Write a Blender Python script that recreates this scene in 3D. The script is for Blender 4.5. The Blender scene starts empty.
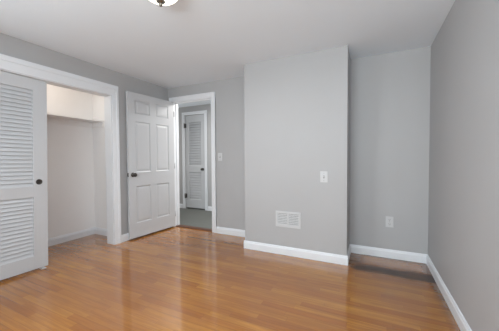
import bpy, bmesh, math, random
from mathutils import Vector, Matrix

random.seed(7)
K = 0.935                 # every length below is multiplied by K (ceiling 2.44 -> 2.28 m)
H = 2.44
sc = bpy.context.scene
COL = sc.collection

# ------------------------------------------------------------------ camera
F_PX = 253.25
YAW, PITCH, ROLL, CAMZ = 0.449, -0.0292, -0.0056, 1.209
cy, sy = math.cos(YAW), math.sin(YAW)
fw = Vector((-sy*math.cos(PITCH), cy*math.cos(PITCH), math.sin(PITCH)))
r0 = Vector((cy, sy, 0)); u0 = r0.cross(fw)
rr = r0*math.cos(ROLL) + u0*math.sin(ROLL)
uu = -r0*math.sin(ROLL) + u0*math.cos(ROLL)
cd = bpy.data.cameras.new('camera'); cam = bpy.data.objects.new('camera', cd); COL.objects.link(cam)
m = Matrix((rr, uu, -fw)).transposed().to_4x4(); m.translation = Vector((0, 0, CAMZ*K))
cam.matrix_world = m
cd.sensor_width = 36.0; cd.lens = F_PX*36.0/499.0; cd.clip_start = 0.02
sc.camera = cam

# ------------------------------------------------------------------ world, daylight, exposure
w = bpy.data.worlds.new('world'); sc.world = w; w.use_nodes = True
bg = w.node_tree.nodes['Background']; bg.inputs[0].default_value = (0.80, 0.88, 1.0, 1); bg.inputs[1].default_value = 1.5

def area(name, loc, rot, sx, sy_, power, color):
    ld = bpy.data.lights.new(name, 'AREA'); ld.shape = 'RECTANGLE'; ld.size = sx*K; ld.size_y = sy_*K
    ld.energy = power; ld.color = color
    o = bpy.data.objects.new(name, ld); COL.objects.link(o)
    o.location = Vector(loc)*K; o.rotation_euler = rot
    return o
YR = -1.60                                # wall behind the camera
# area lights for the daylight at the unseen windows near the camera
TU = math.radians(38)                     # tilted up to brighten the ceiling
area('daylight_window_1', (-3.256+0.03, -0.62, 1.42), (math.radians(90)+TU*0.1, 0, math.radians(-90)), 1.25, 1.15, 22, (0.91, 0.98, 1.0))
area('daylight_window_2', (-0.50, YR+0.03, 1.42), (math.radians(90)+TU, 0, 0), 1.9, 1.15, 76, (0.91, 0.98, 1.0))
# added fill lights for the hall
area('hall_fill_right', (-1.35, 4.19, 1.3), (math.radians(90), 0, math.radians(90)), 1.0, 1.9, 4, (1.0, 0.98, 0.94))
area('hall_fill_top', (-2.25, 4.15, 2.36), (0, 0, 0), 0.5, 0.5, 22, (1.0, 0.98, 0.94))
area('hall_fill_left', (-5.17, 4.19, 1.3), (math.radians(90), 0, math.radians(-90)), 1.0, 1.9, 7, (1.0, 0.98, 0.94))
vs = sc.view_settings
sc.display_settings.display_device = 'sRGB'
vs.view_transform = 'Standard'; vs.look = 'None'; vs.gamma = 1.0; vs.use_curve_mapping = False
vs.exposure = 0.30

# ------------------------------------------------------------------ materials
def lin(r, g, b):
    f = lambda c: (c/255/12.92) if c/255 <= 0.04045 else ((c/255+0.055)/1.055)**2.4
    return (f(r), f(g), f(b), 1)
def mat(name, col, rough=0.6, metal=0.0, spec=0.5, noise=0.0, scale=8.0, bump=0.0, bscale=200.0, coat=0.0):
    m = bpy.data.materials.new(name); m.use_nodes = True
    nt = m.node_tree; b = nt.nodes['Principled BSDF']
    b.inputs['Base Color'].default_value = col; b.inputs['Roughness'].default_value = rough
    b.inputs['Metallic'].default_value = metal; b.inputs['Specular IOR Level'].default_value = spec
    b.inputs['Coat Weight'].default_value = coat
    tc = nt.nodes.new('ShaderNodeTexCoord')
    if noise:
        n = nt.nodes.new('ShaderNodeTexNoise'); n.inputs['Scale'].default_value = scale; n.inputs['Detail'].default_value = 4
        nt.links.new(tc.outputs['Object'], n.inputs['Vector'])
        mx = nt.nodes.new('ShaderNodeMix'); mx.data_type = 'RGBA'
        mx.inputs[6].default_value = tuple(c*(1-noise) for c in col[:3])+(1,)
        mx.inputs[7].default_value = tuple(min(1, c*(1+noise)) for c in col[:3])+(1,)
        nt.links.new(n.outputs['Fac'], mx.inputs[0]); nt.links.new(mx.outputs[2], b.inputs['Base Color'])
    if bump:
        n2 = nt.nodes.new('ShaderNodeTexNoise'); n2.inputs['Scale'].default_value = bscale
        nt.links.new(tc.outputs['Object'], n2.inputs['Vector'])
        bp = nt.nodes.new('ShaderNodeBump'); bp.inputs['Strength'].default_value = bump; bp.inputs['Distance'].default_value = 0.002
        nt.links.new(n2.outputs['Fac'], bp.inputs['Height']); nt.links.new(bp.outputs['Normal'], b.inputs['Normal'])
    return m
M_WALL = mat('grey_wall_paint', lin(180, 180, 181), 0.55, noise=0.02, scale=3, bump=0.08, bscale=260)
M_CEIL = mat('white_ceiling_paint', lin(235, 243, 250), 0.9, noise=0.01, scale=3, bump=0.1, bscale=180)
M_CREAM = mat('cream_closet_paint', lin(248, 247, 247), 0.6, noise=0.015, scale=3, bump=0.06)
M_TRIM = mat('white_trim_paint', lin(232, 235, 239), 0.35, noise=0.01, scale=5)
M_DOOR = mat('white_door_paint', lin(199, 201, 204), 0.38, noise=0.01, scale=5)
M_PLAST = mat('white_plastic', lin(206, 207, 208), 0.35, noise=0.01, scale=20)
M_SLOT = mat('dark_slot', lin(40, 38, 36), 0.6, noise=0.02)
M_RECESS = mat('grey_slot', lin(140, 140, 140), 0.6, noise=0.02)
M_DUCT_SHADE = mat('duct_shade', lin(105, 105, 105), 0.6, noise=0.05)  # flat grey painted in for the shade behind the vent louvres
M_BRONZE = mat('dark_bronze_metal', lin(82, 78, 74), 0.28, metal=0.9, noise=0.1, scale=30)
M_NICKEL = mat('aged_nickel_metal', lin(128, 124, 116), 0.3, metal=0.9, noise=0.05, scale=30)
M_HALL = mat('grey_hall_floor', lin(102, 104, 100), 0.7, noise=0.12, scale=14, bump=0.3, bscale=90)
M_THRESH = mat('dark_walnut_wood', lin(92, 55, 32), 0.35, noise=0.2, scale=12)

def glass_mat():
    m = bpy.data.materials.new('window_glass'); m.use_nodes = True; nt = m.node_tree; nt.nodes.clear()
    o = nt.nodes.new('ShaderNodeOutputMaterial'); t = nt.nodes.new('ShaderNodeBsdfTransparent'); g = nt.nodes.new('ShaderNodeBsdfGlossy')
    g.inputs['Roughness'].default_value = 0.02; mx = nt.nodes.new('ShaderNodeMixShader'); fr = nt.nodes.new('ShaderNodeFresnel')
    nt.links.new(fr.outputs[0], mx.inputs[0]); nt.links.new(t.outputs[0], mx.inputs[1]); nt.links.new(g.outputs[0], mx.inputs[2])
    nt.links.new(mx.outputs[0], o.inputs[0]); return m
M_GLASS = glass_mat()
def lamp_mat():
    m = mat('lit_frosted_glass', lin(250, 246, 232), 0.35)
    b = m.node_tree.nodes['Principled BSDF']
    b.inputs['Emission Color'].default_value = (1.0, 0.93, 0.80, 1); b.inputs['Emission Strength'].default_value = 2.5
    return m
M_LAMP = lamp_mat()

def floor_mat():
    m = bpy.data.materials.new('oak_strip_floor'); m.use_nodes = True; nt = m.node_tree; L = nt.links
    b = nt.nodes['Principled BSDF']
    N = nt.nodes.new
    def math_(op, a, b_=None, c=None):
        n = N('ShaderNodeMath'); n.operation = op
        for i, v in enumerate((a, b_, c)):
            if v is None: continue
            if isinstance(v, (int, float)): n.inputs[i].default_value = v
            else: L.new(v, n.inputs[i])
        return n.outputs[0]
    def mapr(v, a, b_, c=0.0, d=1.0, smooth=True):
        n = N('ShaderNodeMapRange'); n.interpolation_type = 'SMOOTHSTEP' if smooth else 'LINEAR'
        L.new(v, n.inputs[0])
        for i, x in zip((1, 2, 3, 4), (a, b_, c, d)): n.inputs[i].default_value = x
        return n.outputs[0]
    def mixc(f, a, b_, typ='MIX'):
        n = N('ShaderNodeMix'); n.data_type = 'RGBA'; n.blend_type = typ
        if isinstance(f, (int, float)): n.inputs[0].default_value = f
        else: L.new(f, n.inputs[0])
        for i, v in ((6, a), (7, b_)):
            if isinstance(v, tuple): n.inputs[i].default_value = v
            else: L.new(v, n.inputs[i])
        return n.outputs[2]
    tc = N('ShaderNodeTexCoord'); sx = N('ShaderNodeSeparateXYZ'); L.new(tc.outputs['Object'], sx.inputs[0])
    X, Y = sx.outputs[0], sx.outputs[1]
    PW = 0.057
    ry = math_('DIVIDE', Y, PW); row = math_('FLOOR', ry); fy = math_('FRACT', ry)
    wn = N('ShaderNodeTexWhiteNoise'); wn.noise_dimensions = '1D'; L.new(row, wn.inputs['W'])
    xo = math_('ADD', X, math_('MULTIPLY', wn.outputs['Value'], 3.7))
    rx = math_('DIVIDE', xo, 0.62); pid = math_('FLOOR', rx); fx = math_('FRACT', rx)
    cv = N('ShaderNodeCombineXYZ'); L.new(row, cv.inputs[0]); L.new(pid, cv.inputs[1])
    wn2 = N('ShaderNodeTexWhiteNoise'); wn2.noise_dimensions = '3D'; L.new(cv.outputs[0], wn2.inputs['Vector'])
    tone = wn2.outputs['Value']
    # grain stretched along the boards
    gv = N('ShaderNodeCombineXYZ'); L.new(math_('ADD', math_('MULTIPLY', X, 2.2), math_('MULTIPLY', tone, 31.0)), gv.inputs[0])
    L.new(math_('MULTIPLY', Y, 42.0), gv.inputs[1])
    g = N('ShaderNodeTexNoise'); g.inputs['Scale'].default_value = 1.0; g.inputs['Detail'].default_value = 6; g.inputs['Roughness'].default_value = 0.65
    L.new(gv.outputs[0], g.inputs['Vector'])
    # broad tonal drift
    bn = N('ShaderNodeTexNoise'); bn.inputs['Scale'].default_value = 1.3; bn.inputs['Detail'].default_value = 3; L.new(tc.outputs['Object'], bn.inputs['Vector'])
    base = mixc(mapr(tone, 0.0, 1.0, 0.1, 0.9, smooth=False), lin(162, 97, 34), lin(202, 139, 56))
    base = mixc(mapr(g.outputs['Fac'], 0.32, 0.68), mixc(0.45, base, lin(112, 62, 26)), base)
    base = mixc(mapr(bn.outputs['Fac'], 0.35, 0.7, 0.0, 0.45), base, lin(142, 86, 46))
    # seams
    sY = math_('MAXIMUM', mapr(fy, 0.0, 0.035, 1, 0), mapr(fy, 0.965, 1.0, 0, 1))
    sX = mapr(fx, 0.0, 0.004, 1, 0)
    seam = math_('MAXIMUM', sY, sX)
    base = mixc(math_('MULTIPLY', seam, 0.5), base, lin(70, 38, 20))
    # old water stain on the boards of the recess, and wear along its walls
    sn = N('ShaderNodeTexNoise'); sn.inputs['Scale'].default_value = 1.0; sn.inputs['Detail'].default_value = 4
    sv = N('ShaderNodeCombineXYZ'); L.new(math_('MULTIPLY', X, 4.0), sv.inputs[0]); L.new(math_('MULTIPLY', Y, 15.0), sv.inputs[1]); L.new(sv.outputs[0], sn.inputs['Vector'])
    nz = math_('SUBTRACT', sn.outputs['Fac'], 0.5)
    k = K
    yy = math_('ADD', Y, math_('MULTIPLY', nz, 0.10)); xx = math_('ADD', X, math_('MULTIPLY', nz, 0.12))
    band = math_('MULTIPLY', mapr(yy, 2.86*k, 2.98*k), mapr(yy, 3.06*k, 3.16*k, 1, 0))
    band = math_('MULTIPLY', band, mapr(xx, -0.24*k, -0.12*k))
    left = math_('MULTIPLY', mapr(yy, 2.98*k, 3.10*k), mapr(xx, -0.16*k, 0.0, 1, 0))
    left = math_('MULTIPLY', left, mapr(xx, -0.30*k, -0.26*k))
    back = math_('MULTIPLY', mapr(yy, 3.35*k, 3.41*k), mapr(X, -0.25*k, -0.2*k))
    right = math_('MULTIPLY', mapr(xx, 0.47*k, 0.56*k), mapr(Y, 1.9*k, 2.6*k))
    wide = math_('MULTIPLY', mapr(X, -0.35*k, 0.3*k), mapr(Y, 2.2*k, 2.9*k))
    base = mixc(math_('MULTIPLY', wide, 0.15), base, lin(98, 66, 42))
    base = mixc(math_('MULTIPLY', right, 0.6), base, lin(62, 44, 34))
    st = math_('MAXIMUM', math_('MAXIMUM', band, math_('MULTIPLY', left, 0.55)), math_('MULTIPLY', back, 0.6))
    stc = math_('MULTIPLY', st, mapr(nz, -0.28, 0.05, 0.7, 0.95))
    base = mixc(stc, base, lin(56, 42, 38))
    L.new(base, b.inputs['Base Color'])
    rg = math_('ADD', mapr(g.outputs['Fac'], 0.2, 0.8, 0.14, 0.22), math_('MULTIPLY', stc, 0.2))
    L.new(rg, b.inputs['Roughness'])
    b.inputs['Specular IOR Level'].default_value = 0.6
    L.new(mapr(stc, 0.0, 0.8, 0.7, 0.12), b.inputs['Coat Weight']); b.inputs['Coat Roughness'].default_value = 0.07
    bp = N('ShaderNodeBump'); bp.inputs['Strength'].default_value = 0.02; bp.inputs['Distance'].default_value = 0.001
    L.new(math_('SUBTRACT', math_('MULTIPLY', g.outputs['Fac'], 0.25), seam), bp.inputs['Height'])
    L.new(bp.outputs['Normal'], b.inputs['Normal'])
    return m
M_FLOOR = floor_mat()

# ------------------------------------------------------------------ mesh helpers
def box(bm, x0, x1, y0, y1, z0, z1, bev=0.0):
    vs_ = [bm.verts.new((x, y, z)) for z in (z0, z1) for y in (y0, y1) for x in (x0, x1)]
    fs = [bm.faces.new([vs_[i] for i in q]) for q in ((0,2,3,1),(4,5,7,6),(0,1,5,4),(2,6,7,3),(0,4,6,2),(1,3,7,5))]
    if bev:
        es = list({e for f in fs for e in f.edges})
        bmesh.ops.bevel(bm, geom=es, offset=bev, segments=2, profile=0.5, affect='EDGES')
def prism(bm, prof, p0, p1, out):
    """extrude a (depth, height) profile from p0 to p1 (xy), depth pointing along out"""
    o = Vector((out[0], out[1], 0)); a = Vector((p0[0], p0[1], 0)); b = Vector((p1[0], p1[1], 0))
    A = [bm.verts.new(a+o*d+Vector((0,0,h))) for d, h in prof]
    B = [bm.verts.new(b+o*d+Vector((0,0,h))) for d, h in prof]
    n = len(prof); fs = [bm.faces.new(A), bm.faces.new(B[::-1])]
    for i in range(n): fs.append(bm.faces.new((A[i], B[i], B[(i+1)%n], A[(i+1)%n])))
    bmesh.ops.recalc_face_normals(bm, faces=fs)
def lathe(bm, prof, seg=32, mtx=None):
    """prof: (r, z) list; closed by caps where r==0"""
    rings = []
    for r, z in prof:
        if r < 1e-6: rings.append([bm.verts.new((0, 0, z))])
        else: rings.append([bm.verts.new((r*math.cos(2*math.pi*i/seg), r*math.sin(2*math.pi*i/seg), z)) for i in range(seg)])
    fs = []
    for a, b in zip(rings[:-1], rings[1:]):
        for i in range(seg):
            j = (i+1) % seg
            if len(a) == 1 and len(b) == 1: continue
            if len(a) == 1: fs.append(bm.faces.new((a[0], b[i], b[j])))
            elif len(b) == 1: fs.append(bm.faces.new((a[i], a[j], b[0])))
            else: fs.append(bm.faces.new((a[i], a[j], b[j], b[i])))
    for f in fs: f.smooth = True
    bmesh.ops.recalc_face_normals(bm, faces=fs)
    if mtx is not None: bmesh.ops.transform(bm, matrix=mtx, verts=[v for R in rings for v in R])
def quadslab(bm, pts, x0, x1):
    """polygon in (y,z) extruded along x"""
    A = [bm.verts.new((x0, y, z)) for y, z in pts]; B = [bm.verts.new((x1, y, z)) for y, z in pts]
    fs = [bm.faces.new(A), bm.faces.new(B[::-1])]; n = len(pts)
    for i in range(n): fs.append(bm.faces.new((A[i], B[i], B[(i+1)%n], A[(i+1)%n])))
    bmesh.ops.recalc_face_normals(bm, faces=fs)
def frustum(bm, x0, x1, z0, z1, ya, yb, ins):
    """raised field: outline at depth ya, inset outline at depth yb"""
    A = [bm.verts.new(p) for p in ((x0,ya,z0),(x1,ya,z0),(x1,ya,z1),(x0,ya,z1))]
    B = [bm.verts.new(p) for p in ((x0+ins,yb,z0+ins),(x1-ins,yb,z0+ins),(x1-ins,yb,z1-ins),(x0+ins,yb,z1-ins))]
    fs = [bm.faces.new(B)]
    for i in range(4): fs.append(bm.faces.new((A[i], A[(i+1)%4], B[(i+1)%4], B[i])))
    bmesh.ops.recalc_face_normals(bm, faces=fs)
    if (fs[0].normal.y > 0) != (yb > ya): bmesh.ops.reverse_faces(bm, faces=fs)

def obj(name, bm, material, parent=None, origin=(0, 0, 0), local=False):
    """link bm as one mesh; vertices are in room coordinates unless local"""
    o3 = Vector(origin)
    if parent is not None: o3 = Vector(parent['_o']) if not local else Vector((0, 0, 0))
    elif local: o3 = Vector((0, 0, 0))
    for v in bm.verts: v.co = (v.co - o3)*K
    me = bpy.data.meshes.new(name); bm.to_mesh(me); bm.free(); me.materials.append(material)
    o = bpy.data.objects.new(name, me); COL.objects.link(o)
    if parent is not None:
        o.parent = parent; o['_o'] = tuple(parent['_o'])
    else:
        o.location = Vector(origin)*K; o['_o'] = tuple(origin)
    return o
def new(): return bmesh.new()
def thing(name, loc, rotz=0.0, label=None, cat=None, group=None, kind=None):
    o = bpy.data.objects.new(name, None); COL.objects.link(o); o.empty_display_size = 0.05
    o.location = Vector(loc)*K; o.rotation_euler = (0, 0, rotz); o['_o'] = tuple(loc)
    return tag(o, label, cat, group, kind)
def tag(o, label=None, cat=None, group=None, kind=None):
    if label: o['label'] = label
    if cat: o['category'] = cat
    if group: o['group'] = group
    if kind: o['kind'] = kind
    return o
def struct(name, bm, m, label, cat, origin=(0, 0, 0)):
    return tag(obj(name, bm, m, origin=origin), label, cat, kind='structure')

# ------------------------------------------------------------------ room dimensions
XL, XR, YB, YF = -3.256, 0.584, 3.442, 3.012
BX0, BX1 = -1.521, -0.244
T = 0.12
CY0, CY1, CZ = 0.70, 2.36, 2.09            # closet opening in the left wall
CX, CYS = -4.035, 2.588                    # closet back wall, far side wall
DX0, DX1, DZ = -3.14, -2.33, 2.20          # doorway in the back wall
HY = 4.82                                  # far wall of the hall
HX0, HX1, HZ = -4.04, -3.465, 2.235        # louvred door in the hall wall
XLo = XL-0.135

LW0, LW1, WZ0, WZ1 = -1.30, 0.06, 0.80, 2.05   # window in the left wall near the camera
# ---- floors and ceiling
bm = new(); box(bm, CX-0.1, XR+T, YR-0.15, YB+0.02, -0.12, 0)
struct('floor', bm, M_FLOOR, 'orange brown oak strip floor of the bedroom and closet', 'floor')
bm = new(); box(bm, -5.3, -1.2, YB+0.02, HY+0.3, -0.12, 0.004)
struct('floor_hall', bm, M_HALL, 'dull grey hall floor seen through the open doorway', 'floor')
bm = new(); box(bm, -5.3, XR+T, YR-0.15, HY+0.3, H, H+0.12)
struct('ceiling', bm, M_CEIL, 'flat white painted ceiling', 'ceiling')

# ---- walls
bm = new()
box(bm, XLo, XL, YR-0.15, LW0, 0, H); box(bm, XLo, XL, LW0, LW1, 0, WZ0); box(bm, XLo, XL, LW0, LW1, WZ1, H); box(bm, XLo, XL, LW1, CY0, 0, H); box(bm, XLo, XL, CY1, YB, 0, H); box(bm, XLo, XL, CY0, CY1, CZ, H)
struct('wall_left', bm, M_WALL, 'light grey wall on the left around the closet opening', 'wall')
bm = new()
box(bm, -5.3, DX0, YB, YB+T, 0, H); box(bm, DX1, XR+T, YB, YB+T, 0, H); box(bm, DX0, DX1, YB, YB+T, DZ, H)
struct('wall_back', bm, M_WALL, 'light grey back wall with the open doorway', 'wall')
bm = new(); box(bm, BX0, BX1, YF, YB, 0, H)
struct('wall_chimney_breast', bm, M_WALL, 'light grey wall section projecting into the room, with the vent', 'wall')
bm = new(); box(bm, XR, XR+T, YR-0.15, YB, 0, H)
struct('wall_right', bm, M_WALL, 'long plain light grey wall on the right', 'wall')
# wall behind the camera with two window openings
WX0, WX1 = -1.50, 0.50
bm = new()
box(bm, XL, XR, YR-0.15, YR, 0, WZ0); box(bm, XL, XR, YR-0.15, YR, WZ1, H)
for a, b in ((XL, WX0), (WX1, XR)): box(bm, a, b, YR-0.15, YR, WZ0, WZ1)
struct('wall_front', bm, M_WALL, 'light grey window wall behind the camera', 'wall')
def window(name, loc, rz, half, label):
    """double hung sashes; local x across, local -y towards the outside"""
    t = thing(name, loc, rz, label=label, cat='window', kind='structure'); t['_o'] = (0, 0, 0)
    h_ = WZ1-WZ0
    bm = new()
    box(bm, -half, -half+0.05, -0.09, -0.03, 0, h_); box(bm, half-0.05, half, -0.09, -0.03, 0, h_)
    box(bm, -half, half, -0.09, -0.03, 0, 0.06); box(bm, -half, half, -0.09, -0.03, h_-0.06, h_)
    box(bm, -half, half, -0.085, -0.035, h_/2-0.025, h_/2+0.025)
    if half > 0.8: box(bm, -0.05, 0.05, -0.09, -0.03, 0, h_)
    obj('window_frame', bm, M_TRIM, t, local=True)
    bm = new(); box(bm, -half+0.04, half-0.04, -0.065, -0.060, 0.05, h_-0.05); obj('pane', bm, M_GLASS, t, local=True)
    bm = new(); box(bm, -half-0.08, half+0.08, -0.03, 0.04, -0.03, 0, 0.005); obj('window_sill', bm, M_TRIM, t, local=True)
window('window_1', ((WX0+WX1)/2, YR, WZ0), 0, (WX1-WX0)/2, 'wide white double window behind the camera')
window('window_2', (XL, (LW0+LW1)/2, WZ0), math.radians(-90), (LW1-LW0)/2, 'white double hung window in the left wall near the camera')

# closet shell
bm = new()
box(bm, CX-0.1, CX, 0.4, CYS+0.1, 0, H)
struct('wall_closet_back', bm, M_CREAM, 'cream back wall inside the closet', 'wall')
bm = new(); box(bm, CX, XLo, CYS, CYS+0.1, 0, H)
struct('wall_closet_side', bm, M_CREAM, 'cream right side wall inside the closet', 'wall')
bm = new(); box(bm, CX, XLo, 0.4, 0.5, 0, H)
struct('wall_closet_near', bm, M_CREAM, 'cream left side wall inside the closet', 'wall')
bm = new()
box(bm, XLo-0.006, XLo, CY1, CYS, 0, H); box(bm, XLo-0.006, XLo, 0.5, CY0, 0, H); box(bm, XLo-0.006, XLo, CY0, CY1, CZ, H)
struct('wall_closet_front', bm, M_CREAM, 'cream inner face of the closet front wall', 'wall')
# hall shell
bm = new()
box(bm, -5.3, HX0, HY, HY+0.12, 0, H); box(bm, HX1, -1.2, HY, HY+0.12, 0, H); box(bm, HX0, HX1, HY, HY+0.12, HZ, H)
box(bm, HX0-.05, HX1+.05, HY+0.12, HY+0.16, 0, H)
struct('wall_hall', bm, M_WALL, 'grey far wall of the hall beyond the doorway', 'wall')
bm = new(); box(bm, -5.3, -5.2, YB+T, HY, 0, H)
struct('wall_hall_left', bm, M_WALL, 'grey left end wall of the hall', 'wall')
bm = new(); box(bm, -1.3, -1.2, YB+T, HY, 0, H)
struct('wall_hall_right', bm, M_WALL, 'grey right end wall of the hall', 'wall')

# ---- baseboards
BB = [(0, 0), (0.016, 0), (0.016, 0.078), (0.012, 0.086), (0.010, 0.096), (0.005, 0.104), (0, 0.104)]
def baseboard(name, p0, p1, out, label, prof=BB):
    bm = new(); prism(bm, prof, p0, p1, out)
    return struct(name, bm, M_TRIM, label, 'baseboard')
e = 0.016
CW = 0.095
baseboard('baseboard_left', (XL, CY1+CW), (XL, YB), (1, 0), 'white baseboard between the closet casing and the back corner')
baseboard('baseboard_left_near', (XL, YR), (XL, CY0-CW), (1, 0), 'white baseboard on the left wall near the camera')
baseboard('baseboard_back', (DX1+0.072, YB), (BX0, YB), (0, -1), 'short white baseboard right of the doorway')
baseboard('baseboard_breast', (BX0-e, YF), (BX1+e, YF), (0, -1), 'white baseboard along the projecting wall under the vent')
baseboard('baseboard_breast_left', (BX0, YF), (BX0, YB-e), (-1, 0), 'white baseboard on the left return of the projecting wall')
baseboard('baseboard_breast_right', (BX1, YF), (BX1, YB-e), (1, 0), 'white baseboard on the right return of the projecting wall')
baseboard('baseboard_recess', (BX1, YB), (XR, YB), (0, -1), 'white baseboard along the back of the recess under the outlet')
baseboard('baseboard_right', (XR, YR), (XR, YB-e), (-1, 0), 'white baseboard along the long right wall')
baseboard('baseboard_closet_back', (CX, 0.5), (CX, CYS), (1, 0), 'white baseboard along the closet back wall')
baseboard('baseboard_closet_side', (CX+e, CYS), (XLo-0.006, CYS), (0, -1), 'white baseboard on the closet side wall')
baseboard('baseboard_hall', (-5.2, HY), (HX0-0.07, HY), (0, -1), 'white hall baseboard left of the louvred door')
baseboard('baseboard_hall_right', (HX1+0.08, HY), (-1.3, HY), (0, -1), 'white hall baseboard right of the louvred door')

# ---- casings
def casing_x(bm, X, out, y0, y1, zt, wv, wt, legs=(True, True)):
    """door casing on a wall of constant x; opening y0..y1, top zt"""
    def slab(a0, a1, z0, z1, t0):
        xs = sorted((X, X+out*t0)); box(bm, xs[0], xs[1], a0, a1, z0, z1, 0.0025)
    for side, on in zip((0, 1), legs):
        if not on: continue
        if side == 0: slab(y0-wv, y0, 0, zt, 0.013); slab(y0-wv, y0-wv*0.62, 0, zt+wt, 0.021)
        else: slab(y1, y1+wv, 0, zt, 0.013); slab(y1+wv*0.62, y1+wv, 0, zt+wt, 0.021)
    slab(y0-wv*0.6, y1+wv*0.6, zt, zt+wt*0.64, 0.013); slab(y0-wv*0.6, y1+wv*0.6, zt+wt*0.62, zt+wt, 0.021)
def casing_y(bm, Y, out, x0, x1, zt, w_):
    def slab(a0, a1, z0, z1, t0):
        ys = sorted((Y, Y+out*t0)); box(bm, a0, a1, ys[0], ys[1], z0, z1, 0.0025)
    slab(x0-w_, x0, 0, zt, 0.013); slab(x0-w_, x0-w_*0.6, 0, zt+w_, 0.021)
    slab(x1, x1+w_, 0, zt, 0.013); slab(x1+w_*0.6, x1+w_, 0, zt+w_, 0.021)
    slab(x0-w_*0.6, x1+w_*0.6, zt, zt+w_*0.62, 0.013); slab(x0-w_*0.6, x1+w_*0.6, zt+w_*0.6, zt+w_, 0.021)
# closet: casing + jamb
bm = new(); casing_x(bm, XL, 1, CY0, CY1, CZ, CW, 0.142)
struct('trim_1', bm, M_TRIM, 'wide white casing around the closet opening', 'casing')
bm = new(); box(bm, XLo-0.006, XL, CY1-0.012, CY1, 0, CZ, 0.001); box(bm, XLo-0.006, XL, CY0, CY0+0.012, 0, CZ, 0.001); box(bm, XLo-0.006, XL, CY0+0.012, CY1-0.012, CZ-0.008, CZ, 0.001)
struct('trim_2', bm, M_TRIM, 'white jamb lining the closet opening', 'jamb')
# bedroom doorway
bm = new(); casing_y(bm, YB, -1, DX0, DX1, DZ, 0.072)
struct('trim_3', bm, M_TRIM, 'white casing around the open bedroom doorway', 'casing')
bm = new()
box(bm, DX0, DX0+0.014, YB-0.002, YB+T, 0, DZ); box(bm, DX1-0.014, DX1, YB-0.002, YB+T, 0, DZ); box(bm, DX0, DX1, YB-0.002, YB+T, DZ-0.014, DZ)
box(bm, DX0+0.014, DX0+0.026, YB+0.05, YB+0.085, 0, DZ-0.014); box(bm, DX1-0.026, DX1-0.014, YB+0.05, YB+0.085, 0, DZ-0.014); box(bm, DX0+.014, DX1-.014, YB+0.05, YB+0.085, DZ-0.026, DZ-0.014)
struct('trim_4', bm, M_TRIM, 'white jamb and stop lining the bedroom doorway', 'jamb')
bm = new(); casing_y(bm, YB+T, 1, DX0, DX1, DZ, 0.072)
struct('trim_5', bm, M_TRIM, 'white casing on the hall side of the doorway', 'casing')
bm = new(); casing_y(bm, HY, -1, HX0, HX1, HZ, 0.072)
struct('trim_6', bm, M_TRIM, 'narrow white casing around the louvred hall door', 'casing')
bm = new(); prism(bm, [(0, 0), (0, 0.006), (0.02, 0.016), (0.10, 0.016), (0.125, 0.005), (0.125, 0)], (DX0+0.014, YB+T-0.125+0.01), (DX1-0.014, YB+T-0.125+0.01), (0, 1))
struct('trim_7', bm, M_THRESH, 'dark wooden threshold strip across the doorway floor', 'threshold')

# ------------------------------------------------------------------ doors
def knob_mesh(bm, c, n, s=1.0):
    """door knob: rosette, neck and ball, axis n from point c on the door face"""
    z = Vector(n).normalized(); q = z.to_track_quat('Z', 'Y').to_matrix().to_4x4()
    mt = Matrix.Translation(Vector(c)) @ q
    lathe(bm, [(0, 0.000), (0.034*s, 0.000), (0.034*s, 0.004), (0.028*s, 0.009), (0.014*s, 0.012), (0.0125*s, 0.028), (0.018*s, 0.034), (0.027*s, 0.042), (0.030*s, 0.052), (0.028*s, 0.061), (0.021*s, 0.068), (0.010*s, 0.071), (0, 0.0715)], 28, mt)

# six-panel bedroom door, hinged at the left jamb, swung back nearly against the left wall
hx, hy, fx_, fy_ = -3.112, 3.425, -3.183, 2.556
Lf = math.hypot(fx_-hx, fy_-hy); ang = math.atan2(fy_-hy, fx_-hx)
LT, Z0, Z1 = 0.036, 0.024, 2.190
d1 = thing('door_1', (hx, hy, 0), ang, 'white six-panel bedroom door swung open against the left wall', 'door', kind='structure')
d1['_o'] = (0, 0, 0)
bm = new()
ST, MID = 0.118, 0.105
pw = (Lf-2*ST-MID)/2
xs = [(ST, ST+pw), (ST+pw+MID, Lf-ST)]
zr = [(0.240, 0.800), (1.005, 1.768), (1.880, 2.090)]       # openings between the rails
def fr(x0, x1, z0, z1): box(bm, x0, x1, -LT, 0, z0, z1)
fr(0, ST, Z0, Z1); fr(Lf-ST, Lf, Z0, Z1); fr(ST+pw, ST+pw+MID, Z0, Z1)
zz = [Z0] + [v for a in zr for v in a] + [Z1]
for i in range(0, len(zz), 2):
    for x0, x1 in xs: fr(x0, x1, zz[i], zz[i+1])
for x0, x1 in xs:
    for z0, z1 in zr:
        box(bm, x0, x1, -LT+0.008, -0.008, z0, z1)
        frustum(bm, x0, x1, z0, z1, -0.0001, -0.008, 0.014)
        frustum(bm, x0+0.018, x1-0.018, z0+0.018, z1-0.018, -0.008, -0.003, 0.030)
        frustum(bm, x0+0.018, x1-0.018, z0+0.018, z1-0.018, -LT+0.008, -LT+0.003, 0.030)
obj('leaf', bm, M_DOOR, d1, local=True)
bm = new(); knob_mesh(bm, (Lf-0.066, 0, 0.972), (0, 1, 0), 1.0)
k_ = obj('door_knob', bm, M_BRONZE, d1, local=True); k_['label'] = 'dark bronze round knob'
bm = new(); box(bm, Lf-0.001, Lf+0.002, -0.030, -0.006, 0.942, 1.002, 0.0008); box(bm, Lf, Lf+0.010, -0.024, -0.011, 0.962, 0.982, 0.002)
obj('latch_plate', bm, M_BRONZE, d1, local=True)
for z in (0.24, 1.08, 1.98):
    bm = new(); lathe(bm, [(0, z-0.046), (0.006, z-0.046), (0.006, z+0.046), (0, z+0.046)], 12, Matrix.Translation((-0.006, 0.003, 0)))
    obj('hinge', bm, M_DOOR, d1, local=True)

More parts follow.
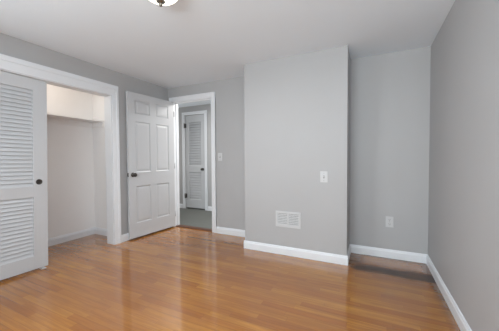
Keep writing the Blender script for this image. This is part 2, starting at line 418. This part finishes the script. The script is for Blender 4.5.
def louvre_leaf(x0, x1, y_front, thick, z0, z1, st, fields, pitch, chord, tilt, swap=None):
    """louvred leaf in the xz-plane, front face at y_front looking to -y"""
    bm = new(); yb = y_front+thick
    box(bm, x0, x0+st, y_front, yb, z0, z1, 0.002); box(bm, x1-st, x1, y_front, yb, z0, z1, 0.002)
    zz = [z0]+[v for f_ in fields for v in f_]+[z1]
    for i in range(0, len(zz), 2): box(bm, x0+st-0.001, x1-st+0.001, y_front, yb, zz[i], zz[i+1], 0.0015)
    ym = (y_front+yb)/2
    dy, dz = chord/2*math.cos(tilt), chord/2*math.sin(tilt)
    ny, nz = math.sin(tilt)*0.0032, math.cos(tilt)*0.0032
    for a, b in fields:
        n = int(round((b-a)/pitch)); p = (b-a)/n
        for i in range(n):
            zc = a+(i+0.5)*p
            quadslab(bm, [(ym-dy-ny, zc-dz+nz), (ym+dy-ny, zc+dz+nz), (ym+dy+ny, zc+dz-nz), (ym-dy+ny, zc-dz-nz)], x0+st-0.002, x1-st+0.002)
    return bm

# sliding louvred closet door (built in xz, turned to face +X)
DW = 0.860; DY1 = 1.548; DF = XL-0.004
d2 = thing('door_2', (DF, DY1, 0), math.radians(90), 'white louvred sliding closet door, partly open, on the left', 'door', kind='structure')
d2.rotation_euler = (0, math.radians(1.0), math.radians(90))      # hangs slightly out of plumb
d2['_o'] = (0, 0, 0)     # local x runs towards -... (rotated): x_local=-s -> room y = DY1 - s ; face looks to local -y = room +x
bm = louvre_leaf(-DW, 0, 0.0, 0.034, 0.020, 2.066, 0.132, [(0.165, 0.800), (0.915, 1.945)], 0.0405, 0.047, math.radians(66))
obj('leaf', bm, M_DOOR, d2, local=True)
bm = new(); lathe(bm, [(0, -0.004), (0.030, -0.004), (0.030, 0.003), (0.026, 0.006), (0.022, 0.003), (0.012, 0.0015), (0, 0.001)], 28, Matrix.Translation((-0.080, 0, 0.962)) @ Matrix.Rotation(math.radians(90), 4, 'X'))
k_ = obj('finger_pull', bm, M_BRONZE, d2, local=True); k_['label'] = 'round dark metal finger pull'
# floor guide under the closet door
bm = new(); box(bm, DF-0.030, DF+0.004, 1.485, 1.520, 0, 0.011, 0.002); box(bm, DF-0.045, DF+0.010, 1.478, 1.527, 0, 0.004, 0.001)
tag(obj('floor_guide', bm, M_PLAST, origin=(DF-0.02, 1.50, 0)), 'small white floor guide under the corner of the sliding closet door', 'door guide')

# louvred hall door
d3 = thing('door_3', (HX0, HY+0.02, 0), 0, 'narrow white louvred door in the hall, closed', 'door', kind='structure')
bm = louvre_leaf(HX0+0.004, HX1-0.004, HY+0.012, 0.034, 0.03, HZ-0.006, 0.108, [(0.225, 0.880), (1.030, 2.065)], 0.060, 0.064, math.radians(62))
obj('leaf', bm, M_DOOR, d3)
bm = new(); knob_mesh(bm, (HX1-0.065, HY+0.012, 0.955), (0, -1, 0), 0.95)
k_ = obj('door_knob', bm, M_BRONZE, d3); k_['label'] = 'dark round knob'
for z in (0.31, 1.99):
    bm = new(); lathe(bm, [(0, z-0.055), (0.010, z-0.055), (0.010, z+0.055), (0, z+0.055)], 12, Matrix.Translation((HX0+0.002, HY-0.018, 0)))
    box(bm, HX0+0.002, HX0+0.034, HY+0.008, HY+0.014, z-0.05, z+0.05)
    obj('hinge', bm, M_BRONZE, d3)

# ------------------------------------------------------------------ closet shelf
t = thing('closet_shelf', ((CX-3.755)/2, 1.6, 1.785), label='long cream shelf across the inside of the closet', cat='shelf')
bm = new(); box(bm, CX+0.001, -3.755, 0.502, CYS-0.001, 1.785, 1.805, 0.002); obj('board', bm, M_CREAM, t)
bm = new(); box(bm, CX+0.020, -3.770, CYS-0.020, CYS-0.001, 1.712, 1.785, 0.003); obj('cleat', bm, M_CREAM, t)
bm = new(); box(bm, CX+0.001, CX+0.019, 0.503, CYS-0.001, 1.712, 1.785, 0.003); obj('cleat', bm, M_CREAM, t)

# ------------------------------------------------------------------ ceiling light
LX, LY = -1.350, 1.372
t = thing('ceiling_light', (LX, LY, H), label='lit frosted glass bowl ceiling light with a metal finial', cat='ceiling light')
tm = Matrix.Translation((LX, LY, 0))
bm = new(); lathe(bm, [(0, H-0.002), (0.152, H-0.002), (0.158, H-0.012), (0.155, H-0.028), (0.146, H-0.034), (0, H-0.034)], 48, tm); obj('base', bm, M_NICKEL, t)
bm = new(); R = 0.134
prof = [(R*math.cos(a*math.pi/2/12), H-0.035-0.085*math.sin(a*math.pi/2/12)) for a in range(0, 12)] + [(0.0, H-0.120)]
lathe(bm, [(R, H-0.030)]+prof, 48, tm); obj('glass_bowl', bm, M_LAMP, t)
bm = new(); z = H-0.118
lathe(bm, [(0, z), (0.030, z), (0.032, z-0.005), (0.024, z-0.012), (0.011, z-0.017), (0.009, z-0.022), (0.013, z-0.028), (0.011, z-0.035), (0.005, z-0.040), (0, z-0.042)], 24, tm); obj('finial', bm, M_NICKEL, t)

ld = bpy.data.lights.new('ceiling_light_glow', 'AREA'); ld.shape = 'DISK'; ld.size = 0.26; ld.energy = 10; ld.color = (0.96, 0.98, 1.0)
lo = bpy.data.objects.new('ceiling_light_glow', ld); COL.objects.link(lo); lo.location = Vector((LX, LY, H-0.165))*K

# unseen closet lamp, warm light only with no bulb or holder built
ld = bpy.data.lights.new('closet_bulb_light', 'POINT'); ld.energy = 2.0; ld.color = (1.0, 0.87, 0.74); ld.shadow_soft_size = 0.04
lo = bpy.data.objects.new('closet_bulb_light', ld); COL.objects.link(lo); lo.location = Vector((-3.60, 1.92, 2.18))*K

# ------------------------------------------------------------------ wall plates, vent
def plate_thing(name, cx, Yw, cz, w_, h_, label, cat, kind_, group=None):
    t = thing(name, (cx, Yw, cz-h_/2), label=label, cat=cat, group=group)
    bm = new(); box(bm, cx-w_/2, cx+w_/2, Yw-0.0065, Yw, cz-h_/2, cz+h_/2, 0.0025); obj('wall_plate', bm, M_PLAST, t)
    if kind_ == 'switch':
        bm = new(); box(bm, cx-0.0075, cx+0.0075, Yw-0.0075, Yw-0.0055, cz-0.016, cz+0.016); obj('slot', bm, M_RECESS, t)
        bm = new(); quadslab(bm, [(Yw-0.006, cz-0.006), (Yw-0.020, cz+0.006), (Yw-0.020, cz+0.012), (Yw-0.006, cz+0.009)], cx-0.005, cx+0.005); obj('toggle', bm, M_PLAST, t)
        sz = (0.042, -0.042)
    else:
        for s in (1, -1):
            zc = cz+s*0.0265
            bm = new()
            A = [(cx+0.0205*math.cos(a), zc+0.0205*math.sin(a)) for a in [math.radians(v) for v in range(0, 360, 15)]]
            A = [(x, max(zc-0.0165, min(zc+0.0165, z_))) for x, z_ in A]
            F_ = [bm.verts.new((x, Yw-0.0085, z_)) for x, z_ in A]; B_ = [bm.verts.new((x, Yw-0.006, z_)) for x, z_ in A]
            fs = [bm.faces.new(F_), bm.faces.new(B_[::-1])]+[bm.faces.new((F_[i], F_[(i+1)%len(A)], B_[(i+1)%len(A)], B_[i])) for i in range(len(A))]
            bmesh.ops.recalc_face_normals(bm, faces=fs)
            ro = obj('receptacle', bm, M_PLAST, t)
            bm = new()
            for dx in (-0.0075, 0.0075): box(bm, cx+dx-0.0014, cx+dx+0.0014, Yw-0.0090, Yw-0.0082, zc-0.003, zc+0.008)
            lathe(bm, [(0, 0), (0.003, 0), (0.003, 0.0008), (0, 0.0008)], 10, Matrix.Translation((cx, Yw-0.0082, zc-0.009)) @ Matrix.Rotation(math.radians(90), 4, 'X'))
            obj('contact_slots', bm, M_SLOT, ro)
        sz = (0.0,)
    for dz in sz:
        bm = new(); lathe(bm, [(0, 0), (0.0035, 0), (0.003, 0.0015), (0, 0.002)], 10, Matrix.Translation((cx, Yw-0.0062, cz+dz)) @ Matrix.Rotation(math.radians(90), 4, 'X'))
        obj('screw', bm, M_NICKEL, t)
plate_thing('light_switch', -2.176, YB, 1.232, 0.080, 0.125, 'white light switch on the back wall just right of the doorway', 'light switch', 'switch')
plate_thing('light_switch', -0.495, YF, 0.987, 0.084, 0.130, 'white light switch on the projecting wall, above and right of the vent', 'light switch', 'switch')
plate_thing('wall_outlet', 0.200, YB, 0.437, 0.084, 0.130, 'white electrical outlet low on the recess wall by the right corner', 'outlet', 'outlet')

vx0, vx1, vz0, vz1 = -1.085, -0.765, 0.347, 0.545
t = thing('wall_vent', ((vx0+vx1)/2, YF, vz0), label='white rectangular two-part air vent low on the projecting wall', cat='air vent')
fwid = 0.028; xm = (vx0+vx1)/2
bm = new()
box(bm, vx0, vx1, YF-0.010, YF, vz0, vz0+fwid, 0.003); box(bm, vx0, vx1, YF-0.010, YF, vz1-fwid, vz1, 0.003)
box(bm, vx0, vx0+fwid, YF-0.0098, YF, vz0+0.002, vz1-0.002, 0.003); box(bm, vx1-fwid, vx1, YF-0.0098, YF, vz0+0.002, vz1-0.002, 0.003)
box(bm, xm-0.010, xm+0.010, YF-0.0095, YF, vz0+fwid, vz1-fwid, 0.002)
obj('frame', bm, M_PLAST, t)
bm = new(); box(bm, vx0+0.01, vx1-0.01, YF-0.0012, YF-0.0002, vz0+0.01, vz1-0.01); obj('duct_shade_panel', bm, M_DUCT_SHADE, t)  # thin dark sheet on the solid wall, coloured as shade inside a duct
bm = new()
for a, b in ((vx0+fwid, xm-0.010), (xm+0.010, vx1-fwid)):
    n = 7
    for i in range(n):
        zc = vz0+fwid+(i+0.5)*(vz1-vz0-2*fwid)/n
        quadslab(bm, [(YF-0.0075, zc-0.009), (YF-0.0065, zc-0.009), (YF-0.0015, zc+0.0045), (YF-0.0025, zc+0.0045)], a, b)
obj('louvres', bm, M_PLAST, t)
bm = new()
for a, b in ((vx0+fwid, xm-0.010), (xm+0.010, vx1-fwid)):
    n = 7
    for i in range(n):
        xc = a+(i+0.5)*(b-a)/n; box(bm, xc-0.0018, xc+0.0018, YF-0.0092, YF-0.0078, vz0+fwid, vz1-fwid)
obj('fins', bm, M_PLAST, t)

for o in sc.objects:
    if '_o' in o: del o['_o']
